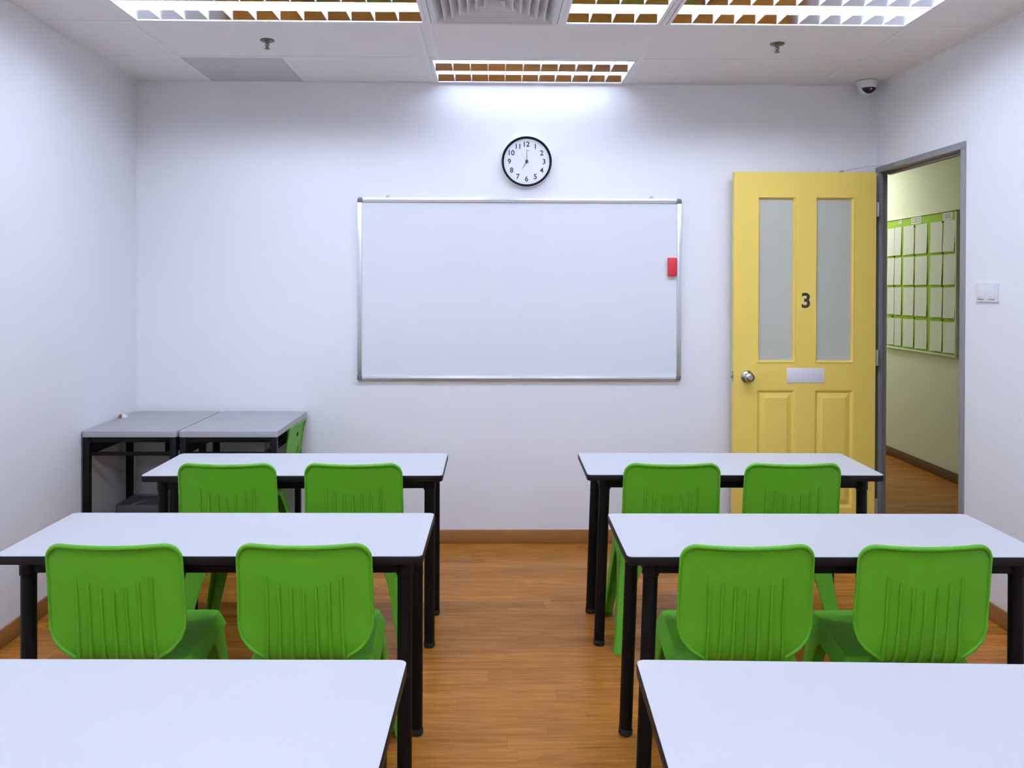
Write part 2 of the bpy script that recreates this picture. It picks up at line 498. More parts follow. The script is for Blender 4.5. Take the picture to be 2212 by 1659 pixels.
# ------------------------------------------------------------------ square air vent
def air_vent():
    cx, cy = -0.0025, (rows[2] + rows[3]) / 2
    t = thing('air_vent', 'square white ceiling air vent with nested louvers between the two lights', 'air vent', (cx, cy, H))
    s = 0.291
    def ring(mb, a, b, za, zb, th=0.0):
        la = [(-a, -a, za), (a, -a, za), (a, a, za), (-a, a, za)]
        lb = [(-b, -b, zb), (b, -b, zb), (b, b, zb), (-b, b, zb)]
        mb.loft([la, lb], False, False)
    mb = MB()
    ring(mb, s, s, 0.005, -0.004); ring(mb, s, 0.268, -0.004, -0.004); ring(mb, 0.268, 0.240, -0.004, 0.032)
    mb.build('frame', M['vent'], t, smooth=False)
    mb = MB(); mb.box(-s, s, -s, s, 0.075, 0.08)
    for sx in (-1, 1):
        mb.box(sx * s - .002, sx * s + .002, -s, s, 0.005, 0.08); mb.box(-s, s, sx * s - .002, sx * s + .002, 0.005, 0.08)
    mb.build('plenum', M['tile'], t, smooth=False)
    for k in range(6):
        a = 0.231 - 0.0372 * k
        mb = MB()
        ring(mb, a, a, -0.003, 0.001); ring(mb, a, a - 0.031, 0.001, 0.034)
        ring(mb, a - 0.031, a - 0.0325, 0.034, 0.034); ring(mb, a - 0.0325, a - 0.003, 0.034, -0.002)
        ring(mb, a - 0.003, a, -0.002, -0.003)
        mb.build('louver', M['vent'], t, smooth=False)
air_vent()

# ------------------------------------------------------------------ sprinklers and dome camera
def sprinkler(x, y, label):
    t = thing('fire_sprinkler', label, 'sprinkler', (x, y, H), 0, 'fire sprinklers on the ceiling')
    mb = MB(); mb.lathe([(0.0, 0.002), (0.034, 0.002), (0.036, -0.002), (0.030, -0.006), (0.014, -0.009), (0.0, -0.009)], n=28)
    mb.build('flange', M['bronze'], t)
    mb = MB()
    mb.lathe([(0.0, -0.008), (0.008, -0.008), (0.008, -0.016), (0.005, -0.018), (0.0035, -0.036), (0.006, -0.040), (0.0, -0.040)], n=16)
    for s in (-1, 1):
        mb.tube([(s * 0.007, 0, -0.012), (s * 0.010, 0, -0.022), (s * 0.004, 0, -0.038)], 0.0018, 8)
    mb.build('body', M['bronze'], t)
    mb = MB(); mb.lathe([(0.0, -0.040), (0.013, -0.040), (0.013, -0.043), (0.0, -0.043)], n=20)
    mb.build('deflector', M['bronze'], t)
sprinkler(-1.134, 4.237, 'small brass fire sprinkler on the ceiling tile left of the clock, before the grey panel')
sprinkler(1.419, 4.236, 'small brass fire sprinkler on the ceiling tile nearer the dome camera')

def dome_camera():
    t = thing('security_camera', 'white dome security camera with dark window in the back right ceiling corner', 'security camera', (2.205, 4.985, H - 0.002))
    mb = MB(); mb.lathe([(0.0, 0.0), (0.058, 0.0), (0.0585, -0.006), (0.055, -0.022), (0.050, -0.040), (0.0, -0.040)], n=40)
    mb.build('housing', M['white_plastic'], t)
    mb = MB()
    prof = [(0.050, -0.040)] + [(0.050 * math.cos(math.radians(a)), -0.040 - 0.040 * math.sin(math.radians(a))) for a in range(10, 90, 10)] + [(0.0, -0.080)]
    mb.lathe(prof, n=40)
    mb.build('dome', M['white_plastic'], t)
    # dark window facing the room
    mb = MB(); loops = []
    for i in range(9):
        el = math.radians(4 + 58 * i / 8); l = []
        for k in range(15):
            az = math.radians(-90 + (-58 + 116 * k / 14) * (1 - 0.55 * (i / 8) ** 2))
            r = 1.012
            l.append((0.050 * r * math.cos(el) * math.cos(az), 0.050 * r * math.cos(el) * math.sin(az), -0.040 - 0.040 * r * math.sin(el)))
        loops.append(l)
    mb.loft(loops, False, False, closed=False)
    mb.build('window', M['dome'], t)
    mb = MB(); mb.lathe([(0.0, -0.046), (0.005, -0.046), (0.004, -0.050), (0.0, -0.050)], (0.004, 0, -0.053), 'y', 14)
    mb.build('lens', M['alu'], t)
dome_camera()

# ------------------------------------------------------------------ whiteboard, eraser, clock
def whiteboard():
    x0, x1, z0, z1 = -0.820, 1.127, 0.984, 2.081
    t = thing('whiteboard', 'large blank whiteboard in an aluminium frame on the back wall', 'whiteboard', ((x0 + x1) / 2, D, z0))
    w = (x1 - x0) / 2; h = z1 - z0; fw = 0.026
    mb = MB(); mb.box(-w + 0.01, w - 0.01, -0.014, -0.003, 0.01, h - 0.01)
    mb.build('panel', M['board'], t, smooth=False)
    def rail(name, a, b, c, d):
        mb = MB(); mb.box(a, b, -0.024, -0.001, c, d)
        if b - a > d - c:
            mb.box(a, b, -0.026, -0.023, (c + d) / 2 - 0.004, (c + d) / 2 + 0.006)
        else:
            mb.box((a + b) / 2 - 0.003, (a + b) / 2 + 0.003, -0.0255, -0.023, c, d)
        mb.build(name, M['alu'], t, bevel=0.002)
    rail('frame_rail', -w + fw, w - fw, 0, fw); rail('frame_rail', -w + fw, w - fw, h - fw, h)
    rail('frame_rail', -w, -w + fw, fw, h - fw); rail('frame_rail', w - fw, w, fw, h - fw)
    for sx in (-1, 1):
        for top in (0, 1):
            r = 0.014; pts = []
            xa, za = sx * w, (h if top else 0)
            xi, zi = sx * (w - fw - 0.003), (h - fw - 0.003 if top else fw + 0.003)
            arc = []
            for k in range(7):
                a = math.radians(90 * k / 6)
                arc.append((xa - sx * r + sx * r * math.cos(a), za + (-r + r * math.sin(a)) * (1 if top else -1)))
            poly = [(xi, zi), (xa, zi)] + arc + [(xi, za)]
            mb = MB(); mb.prism([(p[0], -0.028, p[1]) for p in poly], [(p[0], -0.0005, p[1]) for p in poly])
            mb.build('corner_cap', M['cap'], t, bevel=0.0015)
    for x in (-0.640, 0.948):
        mb = MB()
        X = x - (x0 + x1) / 2
        path = [(X + 0.011 * math.cos(a), -0.005, h + 0.004 + 0.011 * math.sin(a)) for a in [math.pi * k / 10 for k in range(11)]]
        mb.tube(path, 0.003, 8)
        mb.build('hanger', M['alu'], t)
whiteboard()
def eraser():
    t = thing('whiteboard_eraser', 'red magnetic whiteboard eraser stuck upright at the right side of the board', 'eraser', (1.069, D - 0.014, 1.615))
    mb = MB(); mb.box(-0.026, 0.026, -0.009, 0, 0.001, 0.110); mb.build('felt_pad', M['felt'], t, bevel=0.002)
    mb = MB(); mb.box(-0.027, 0.027, -0.032, -0.009, 0.0, 0.111); mb.build('back', M['red'], t, bevel=0.006, seg=3)
eraser()

def clock():
    t = thing('wall_clock', 'round white wall clock with black rim above the whiteboard', 'clock', (0.192, D, 2.299))
    mb = MB(); mb.lathe([(0.0, 0), (0.1545, 0.0), (0.1545, -0.028), (0.150, -0.036), (0.0, -0.036)], axis='y', n=72)
    mb.build('case', M['white_plastic'], t, angle=50)
    mb = MB(); mb.lathe([(0.137, -0.030), (0.150, -0.030), (0.1505, -0.040), (0.146, -0.046), (0.140, -0.045), (0.137, -0.036)], axis='y', n=72)
    # ring: rebuild as closed profile
    mb = MB(); prof = [(0.1365, -0.036), (0.150, -0.036), (0.1505, -0.041), (0.1465, -0.046), (0.1405, -0.0455), (0.137, -0.042)]
    loops = []
    for k in range(73):
        a = 2 * math.pi * k / 72
        loops.append([(r * math.cos(a), h, r * math.sin(a)) for r, h in prof])
    mb.loft(loops, False, False)
    mb.build('rim', M['black'], t, angle=50)
    mb = MB(); mb.lathe([(0.0, -0.036), (0.1368, -0.036), (0.1368, -0.0368), (0.0, -0.0368)], axis='y', n=72)
    mb.build('dial', M['face'], t)
    mb = MB(); prof = [(0.1265, -0.0368), (0.1272, -0.0368), (0.1272, -0.0372), (0.1265, -0.0372)]
    mb.loft([[(r * math.cos(2 * math.pi * k / 72), h, r * math.sin(2 * math.pi * k / 72)) for r, h in prof] for k in range(73)], False, False)
    mb.build('minute_track', M['grey_ink'], t)
    for n in range(1, 13):
        a = math.radians(90 - 30 * n)
        R = 0.104
        text_mesh(str(n), 0.043, M['ink'], t, 'numeral', (R * math.cos(a), -0.0372, R * math.sin(a)), bold=0.0008)
    mb = MB()
    for i in range(3):
        mb.box(0.0005 + i * 0.006, 0.0045 + i * 0.006, -0.0374, -0.0366, 0.063, 0.066)
    mb.build('dial_mark', M['grey_ink'], t, smooth=False)
    def hand(name, ang, ln, w, y):
        a = math.radians(90 - ang); d = Vector((math.cos(a), 0, math.sin(a))); p = Vector((-d.z, 0, d.x))
        o = Vector((0, y, 0))
        q = [o - p * w - d * 0.012, o + p * w - d * 0.012, o + p * w * 0.35 + d * ln, o - p * w * 0.35 + d * ln]
        mb = MB(); mb.prism([tuple(v) for v in q], [tuple(v + Vector((0, -0.0008, 0))) for v in q])
        mb.build(name, M['grey_ink'], t, smooth=False)
    hand('hour_hand', 210, 0.050, 0.0045, -0.0385); hand('minute_hand', 1, 0.072, 0.0032, -0.0395); hand('second_hand', 325, 0.06, 0.0007, -0.0405)
    mb = MB(); mb.lathe([(0.0, -0.037), (0.009, -0.037), (0.009, -0.042), (0.0, -0.0425)], axis='y', n=24)
    mb.build('hub', M['ink'], t)
clock()

# ------------------------------------------------------------------ light switch on the right wall
def light_switch():
    y = 3.953
    t = thing('light_switch', 'white double light switch plate on the right wall beside the doorway', 'light switch', (xr(y), y, 1.529), math.atan(0.0126))
    mb = MB(); pl = rrect(-0.089, 0.089, -0.046, 0.046, 0.005)
    mb.loft([[(0, p[0], p[1]) for p in pl], [(-0.006, p[0], p[1]) for p in pl], [(-0.009, p[0] * 0.985, p[1] * 0.97) for p in pl]])
    mb.build('plate', M['white_plastic'], t)
    for s in (-1, 1):
        mb = MB(); mb.box(-0.0115, -0.008, s * 0.041 - 0.031, s * 0.041 + 0.031, -0.031, 0.033); mb.build('module', M['white_plastic'], t, bevel=0.001)
        mb = MB(); mb.prism([(-0.0112, s * .041 - .009, -.02), (-0.0112, s * .041 + .009, -.02), (-0.0112, s * .041 + .009, .022), (-0.0112, s * .041 - .009, .022)],
                            [(-0.0160, s * .041 - .008, -.019), (-0.0160, s * .041 + .008, -.019), (-0.0130, s * .041 + .008, .021), (-0.0130, s * .041 - .008, .021)])
        mb.build('rocker', M['white_plastic'], t, smooth=False)
        mb = MB(); mb.box(-0.0118, -0.0112, s * 0.041 - 0.025, s * 0.041 + 0.025, -0.0345, -0.032); 
        mb.build('shadow_line', M['grey_ink'], t, smooth=False)
light_switch()

# ------------------------------------------------------------------ door frame and yellow door
def door_frame():
    t = thing('trim_3', None, None, kind='structure')
    iy0, iy1, iz = 4.175, 5.034, 2.240
    oy0, oy1, oz = OY0 - 0.003, OY1 + 0.002, OZ + 0.003
    def post(name, a, b, z0, z1, dx0=-0.010, dx1=WT + 0.012, xoff=0.0):
        mb = MB()
        mb.prism([(xr(a) + dx0, a, z0), (xr(a) + dx1, a, z0), (xr(b) + dx1, b, z0), (xr(b) + dx0, b, z0)],
                 [(xr(a) + dx0, a, z1), (xr(a) + dx1, a, z1), (xr(b) + dx1, b, z1), (xr(b) + dx0, b, z1)])
        mb.build(name, M['frame'], t, bevel=0.003)
    post('jamb', oy0, iy0, 0, iz); post('jamb', iy1, oy1, 0, iz, -0.010, 0.016); post('header', oy0, oy1, iz, oz)
    post('door_stop', iy0, iy0 + 0.014, 0, iz - 0.012, 0.040, WT + 0.004)
    post('door_stop', iy0, iy1, iz - 0.014, iz, 0.040, WT + 0.004)
    post('jamb_lining', OY1 - 0.004, OY1 + 0.001, 0, iz, 0.014, WT + 0.004)
    mb = MB(); mb.box(xr(4.78) - 0.016, xr(4.78) - 0.008, 4.71, 4.84, 2.246, 2.268)
    mb.build('closer_clip', M['hinge'], t, bevel=0.002)
door_frame()

def yellow_door():
    x0, x1 = 1.420, 2.266
    yf, th = 4.986, 0.040
    z0, z1 = 0.008, 2.233
    t = thing('door_1', 'open yellow panelled door numbered 3 with two frosted glass panes', 'door', ((x1), yf, 0), kind='structure')
    def X(x): return x - x1
    openings = [(1.566, 1.780, 1.108, 2.082), (1.908, 2.130, 1.110, 2.082)]
    panels = [(1.558, 1.787, 0.24, 0.942), (1.903, 2.136, 0.24, 0.942)]
    # leaf: stiles and rails around the openings
    mb = MB()
    xs = [x0, 1.560, 1.786, 1.904, 2.135, x1]
    def b(xa, xb, za, zb): mb.box(X(xa), X(xb), 0, th, za, zb)
    zs = [z0, 0.24, 0.942, 1.104, 2.087, z1]
    for (xa, xb) in ((xs[0], xs[1]), (xs[2], xs[3]), (xs[4], xs[5])):
        b(xa, xb, z0, z1)
    for (xa, xb) in ((xs[1], xs[2]), (xs[3], xs[4])):
        b(xa, xb, zs[0], zs[1]); b(xa, xb, zs[2], zs[3]); b(xa, xb, zs[4], zs[5])
    mb.build('door_leaf', M['yellow'], t, smooth=False)
    # raised lower panels with sloping mouldings
    for (xa, xb) in ((xs[1], xs[2]), (xs[3], xs[4])):
        mb = MB(); za, zb = zs[1], zs[2]
        def lp(ins, y): return [(X(xa + ins), y, za + ins), (X(xb - ins), y, za + ins), (X(xb - ins), y, zb - ins), (X(xa + ins), y, zb - ins)]
        mb.loft([lp(0, 0.0), lp(0.006, 0.002), lp(0.014, 0.011), lp(0.018, 0.012), lp(0.046, 0.002), lp(0.048, 0.001)], False, True)
        mb.loft([lp(0, th), lp(0.014, th - 0.010), lp(0.045, th - 0.002)], False, True)
        mb.build('panel', M['yellow'], t, smooth=False)
    # glazing beads and panes
    for (xa, xb) in ((xs[1], xs[2]), (xs[3], xs[4])):
        za, zb = zs[3], zs[4]
        def lp(ins, y): return [(X(xa + ins), y, za + ins), (X(xb - ins), y, za + ins), (X(xb - ins), y, zb - ins), (X(xa + ins), y, zb - ins)]
        mb = MB(); mb.loft([lp(-0.001, -0.003), lp(0.004, -0.004), lp(0.012, 0.008), lp(0.012, 0.030), lp(0.0, th + 0.002)], False, False)
        mb.loft([lp(-0.001, -0.003), lp(-0.001, 0.001)], False, False)
        mb.build('glazing_bead', M['yellow'], t, smooth=False)
        mb = MB(); mb.box(X(xa + 0.010), X(xb - 0.010), 0.016, 0.022, za + 0.010, zb - 0.010)
        mb.build('glass_pane', M['frosted'], t, smooth=False)
    n3 = text_mesh('3', 0.122, M['ink'], t, 'door_number', (X(1.848), -0.0008, 1.473), depth=0.0008, bold=0.0028)
    n3['label'] = 'black numeral 3'
    pl = MB(); pl.box(X(1.737), X(1.961), -0.003, 0, 0.984, 1.071)
    p = pl.build('name_plate', M['white_plastic'], t, bevel=0.001); p['label'] = 'blank white plate'
    mb = MB()
    for x, z in ((1.747, 1.061), (1.951, 1.061), (1.747, 0.994), (1.951, 0.994)):
        mb.lathe([(0, -0.003), (0.003, -0.003), (0.002, -0.0042), (0, -0.0042)], (X(x), 0, z), 'y', 10)
    s = mb.build('screw', M['alu'], p)
    # knob
    kx, kz = X(1.500), 1.020
    mb = MB()
    mb.lathe([(0, 0), (0.037, 0), (0.038, -0.004), (0.034, -0.010), (0.020, -0.014), (0.015, -0.018), (0.0145, -0.030), (0.022, -0.036),
              (0.0285, -0.046), (0.029, -0.056), (0.024, -0.066), (0.014, -0.069), (0.0, -0.069)], (kx, 0, kz), 'y', 40)
    k = mb.build('door_knob', M['steel'], t, angle=50); k['label'] = 'round satin steel knob'
    mb = MB(); mb.lathe([(0, -0.069), (0.009, -0.069), (0.009, -0.0705), (0.006, -0.0705), (0.0, -0.0695)], (kx, 0, kz), 'y', 20)
    mb.build('key_cylinder', M['hinge'], k)
    mb = MB(); mb.lathe([(0, th), (0.032, th), (0.030, th + 0.008), (0.015, th + 0.012), (0.015, th + 0.02), (0.027, th + 0.03), (0.027, th + 0.042), (0.018, th + 0.05), (0, th + 0.05)], (kx, 0, kz), 'y', 28)
    mb.build('door_knob', M['steel'], t, angle=50)
    mb = MB(); mb.box(X(x0) - 0.0015, X(x0), 0.008, 0.032, 0.992, 1.054)
    mb.box(X(x0) - 0.011, X(x0), 0.014, 0.026, 1.012, 1.030)
    mb.build('latch', M['steel'], t, bevel=0.001)
    for za, zb in ((1.972, 2.058), (1.086, 1.178), (0.20, 0.29)):
        mb = MB(); mb.tube([(0.014, 0.004, za), (0.014, 0.004, zb)], 0.008, 12)
        mb.box(-0.002, 0.013, 0.003, 0.005, za, zb); mb.box(0.014, 0.04, 0.030, 0.034, za, zb)
        mb.build('hinge', M['hinge'], t)
    # thin closer wire from the door's top edge towards the frame
    mb = MB()
    mb.box(X(2.055), X(2.075), 0.010, 0.026, z1, z1 + 0.012)
    mb.tube([(X(2.065), 0.012, z1 + 0.010), (X(2.20), -0.03, z1 + 0.030), (xr(4.84) - 0.012 - x1, 4.84 - yf, 2.262)], 0.0012, 6)
    mb.build('closer_wire', M['hinge'], t)
yellow_door()

# ------------------------------------------------------------------ corridor noticeboard, sheets, added fill lamps
def corridor():
    t = thing('noticeboard', 'green corridor noticeboard with pale frame covered in white sheets', 'noticeboard', (CX, 7.23, 0.995))
    y0, y1, z0, z1 = -0.61, 0.61, 0.0, 1.175
    mb = MB(); mb.box(-0.016, -0.002, y0 + 0.01, y1 - 0.01, z0 + 0.01, z1 - 0.01); mb.build('felt_panel', M['board_green'], t, smooth=False)
    mb = MB()
    for a, b, c, d in ((y0, y1, z0, z0 + 0.016), (y0, y1, z1 - 0.006, z1), (y0, y0 + 0.022, z0 + .022, z1 - .014), (y1 - 0.014, y1, z0 + .022, z1 - .014)):
        mb.box(-0.024, 0, a, b, c, d)
    mb.build('frame', M['corr_wall'], t, bevel=0.003)
    cols = [(7.795, 7.664), (7.656, 7.528), (7.491, 7.305), (7.281, 7.08), (7.026, 6.839), (6.819, 6.648)]
    rws = [(2.095, 1.842), (1.820, 1.575), (1.553, 1.307), (1.274, 1.028)]
    cn = ['first column from the left', 'second column', 'third column', 'fourth column', 'fifth column', 'rightmost column']
    rn = ['top row', 'second row from the top', 'third row', 'bottom row']
    rot = [[0, -1, 1, 0, 0.5, -1], [0, 0, 0.5, 0.5, -0.5, 1], [1, 1, 0.5, 0.5, 1, 1], [2.0, 2.3, 1.2, 1.8, 1.4, 2.2]]
    for r, (zt, zb) in enumerate(rws):
        for c, (ya, yb) in enumerate(cols):
            w = ya - yb; h = zt - zb; yc = (ya + yb) / 2
            mb = MB(); loops = []
            n = 8
            for i in range(n + 1):
                f = i / n
                off = -0.002 - 0.006 * f * f - 0.0008 * math.sin(3 * f + c)
                l = []
                for k in range(5):
                    u = k / 4 - 0.5
                    curl = -0.004 * f * abs(u) * (1 if (c + r) % 2 else 0.4)
                    l.append((off + curl, -u * w, -f * h))
                loops.append(l)
            mb.loft(loops, False, False, closed=False)
            o = mb.build('paper_sheet', M['paper'], smooth=False, loc=(CX - 0.0165, yc, zt))
            o.rotation_euler = (math.radians(-rot[r][c]), 0, 0)
            md = o.modifiers.new('thickness', 'SOLIDIFY'); md.thickness = 0.0006; md.offset = 0
            tag(o, 'white sheet on the green noticeboard, %s, %s' % (rn[r], cn[c]), 'paper', 'sheets on the corridor noticeboard')
    cards = [(7.591, 7.528, 2.160, 2.122, 'tiny white heading card on the noticeboard, leftmost of three', 1),
             (7.357, 7.183, 2.163, 2.104, 'white heading card on the noticeboard, middle of three', 4),
             (6.835, 6.689, 2.157, 2.099, 'white heading card on the noticeboard, rightmost of three', 5)]
    for ya, yb, zt, zb, lab, n in cards:
        ct = thing('heading_card', lab, 'card', (CX - 0.0165, (ya + yb) / 2, zb), 0, 'heading cards on the corridor noticeboard')
        w = (ya - yb) / 2; h = zt - zb
        mb = MB(); mb.box(-0.0015, 0, -w, w, 0, h); mb.build('card', M['paper'], ct, smooth=False)
        mb = MB()
        for i in range(n):
            cw = 2 * w * 0.8 / n; yy = w * 0.8 - cw * (i + 0.5); a = cw * 0.36; q = 0.004
            z_a, z_b = h * 0.22, h * 0.78
            mb.box(-0.0021, -0.0014, yy - a, yy + a, z_b - q, z_b); mb.box(-0.0021, -0.0014, yy - a, yy + a, z_a, z_a + q)
            mb.box(-0.0021, -0.0014, yy + a - q, yy + a, z_a, z_b)
            if i % 2: mb.box(-0.0021, -0.0014, yy - a, yy - a + q, z_a, z_b)
        mb.build('lettering', M['grey_ink'], ct, smooth=False)
    pins = [(7.29, 2.085), (6.83, 2.085), (7.66, 1.832), (7.29, 1.832), (6.83, 1.832), (7.66, 1.565), (7.29, 1.562), (6.83, 1.562), (7.29, 1.288), (6.83, 1.288), (7.69, 1.285)]
    for y, z in pins:
        mb = MB(); mb.lathe([(0, 0.0), (0.0075, 0.0), (0.0075, -0.004), (0.005, -0.010), (0.0, -0.011)], (0, 0, 0), 'x', 14)
        o = mb.build('push_pin', M['pin'], loc=(CX - 0.018, y, z))
        tag(o, 'small dark push pin between the sheets on the green noticeboard', 'push pin', 'push pins on the corridor noticeboard')
    for y, lab in ((8.2, 'unseen light panel added to light the corridor, just past the noticeboard'),
                   (10.4, 'unseen light panel added to light the corridor, at its far end')):
        t = thing('corridor_fill_light', lab, 'ceiling light', (3.05, y, H - 0.001), 0, 'added corridor fill lights')  # unseen panels, added to light the corridor wall evenly
        mb = MB(); mb.box(-0.3, 0.3, -0.6, 0.6, -0.03, 0); mb.build('housing', M['enamel'], t, smooth=False)
        mb = MB(); mb.box(-0.28, 0.28, -0.58, 0.58, -0.034, -0.030); mb.build('diffuser', M['corr_fill'], t, smooth=False)
corridor()

# ------------------------------------------------------------------ classroom tables
TW, TD, TT = 1.270, 0.479, 0.750
def make_table():
    t = thing('student_table', '', 'table', group='white student tables in rows')
    w, d = TW / 2, TD / 2
    top = rrect(-w, w, -d, d, 0.018, 6)
    mb = MB()
    ins = [(p[0] * (1 - 0.0015 / w), p[1] * (1 - 0.0015 / d)) for p in top]
    mb.loft([[(p[0], p[1], TT - 0.004) for p in ins], [(p[0], p[1], TT) for p in ins]])
    mb.build('table_top', M['laminate'], t, smooth=False)
    mb = MB()
    mb.loft([[(p[0] * 0.996, p[1] * 0.992, TT - 0.027) for p in top], [(p[0], p[1], TT - 0.024) for p in top], [(p[0], p[1], TT - 0.0035) for p in top], [(p[0] * 0.999, p[1] * 0.998, TT - 0.002) for p in top]])
    o = mb.build('edge_band', M['black_edge'], t, angle=50); o['label'] = 'black edge and underside of the top'
    lx, ly = w - 0.0585, d - 0.060
    mb = MB()
    for s in (-1, 1):
        mb.box(-lx + 0.016, lx - 0.022, s * ly - 0.014, s * ly + 0.014, TT - 0.066, TT - 0.027)
        mb.box(s * lx - 0.014 + (0.0165 if s < 0 else -0.014), s * lx + 0.014 + (0.0165 if s < 0 else -0.014), -ly, ly, TT - 0.066, TT - 0.027)
    mb.build('frame', M['black'], t, bevel=0.003)
    for lx, sx in ((w - 0.075, -1), (lx, 1)):
        for sy in (-1, 1):
            mb = MB()
            mb.lathe([(0, 0.018), (0.0225, 0.018), (0.0225, TT - 0.075), (0.0260, TT - 0.072), (0.0260, TT - 0.0275), (0, TT - 0.0275)], (sx * lx, sy * ly, 0), 'z', 24)
            l = mb.build('leg', M['black'], t)
            mb = MB(); mb.lathe([(0, 0.0), (0.022, 0.0), (0.0245, 0.004), (0.0245, 0.018), (0.0225, 0.022), (0, 0.022)], (sx * lx, sy * ly, 0), 'z', 24)
            mb.build('foot_cap', M['rubber'], l)
    return t
TABLES = [(-0.8525, 3.8121, 0.0045, 'white-topped student table in the row nearest the whiteboard, left of the aisle'),
          (1.0367, 3.8205, -0.0115, 'white-topped student table nearest the yellow door, right of the aisle'),
          (-0.8441, 2.7484, -0.0068, 'white-topped student table in the middle row, left of the aisle'),
          (1.0336, 2.7293, -0.0092, 'white-topped student table in the middle row, right of the aisle'),
          (-0.8210, 1.5779, -0.0132, 'nearest white-topped student table, at the bottom left of the photo'),
          (0.9315, 1.5441, -0.0355, 'nearest white-topped student table, at the bottom right of the photo')]
tb = make_table()
for i, (x, y, r, lab) in enumerate(TABLES):
    if i == 0:
        tb.location = (x, y, 0); tb.rotation_euler = (0, 0, r); tb['label'] = lab
    else:
        t2 = dup(tb, (x, y, 0), r + (math.pi if x > 0 else 0), lab)
        if x > 0:                 # the aisle legs of these tables splay a little towards the floor
            lx, th = TW / 2 - 0.0585, -0.032
            for c in t2.children:
                if c.name.startswith('leg') and c.data.vertices[0].co.x > 0:
                    c.matrix_local = Matrix.Translation((lx, 0, 0.0012)) @ Matrix.Rotation(th, 4, 'Y') @ Matrix.Translation((-lx, 0, 0))

# ------------------------------------------------------------------ green chairs
def interp(tab, x):
    for (a, fa), (b, fb) in zip(tab[:-1], tab[1:]):
        if (a - x) * (b - x) <= 0:
            t = (x - a) / (b - a) if b != a else 0
            return fa + (fb - fa) * t
    return tab[0][1] if abs(x - tab[0][0]) < abs(x - tab[-1][0]) else tab[-1][1]

ZT = 0.807
YB = [(0.807, -0.020), (0.76, -0.013), (0.70, -0.004), (0.62, 0.006), (0.55, 0.015), (0.50, 0.022), (0.46, 0.032), (0.44, 0.045), (0.425, 0.065), (0.412, 0.095), (0.405, 0.135)]
WB = [(0.57, 0.2025), (0.546, 0.201), (0.514, 0.190), (0.486, 0.168), (0.470, 0.148), (0.457, 0.127), (0.445, 0.120), (0.40, 0.118)]
CORNER_R = 0.050
def back_w(z):
    r = CORNER_R
    if r < 0.03 and z < 0.70: return 0.200 if z > 0.46 else 0.16
    if z > ZT - r:
        q = z - (ZT - r)
        return 0.200 - r + math.sqrt(max(r * r - q * q, 0)) if q < r else 0.200 - r
    if z > 0.57:
        return 0.200 + 0.0025 * (ZT - r - z) / (ZT - r - 0.57)
    return interp(WB, z)
def back_pos(s, z):
    w = back_w(z)
    x = s * w
    if CORNER_R < 0.03: return Vector((x, interp(YB, z), z))
    curve = 0.022 * (x / 0.2) ** 2 * min(1, max(0, (z - 0.43) / 0.15))
    dip = -0.005 * (1 - (x / 0.17) ** 2) * max(0, (z - 0.76) / 0.046) if abs(x) < 0.17 else 0
    return Vector((x, interp(YB, z) + curve, z + dip))
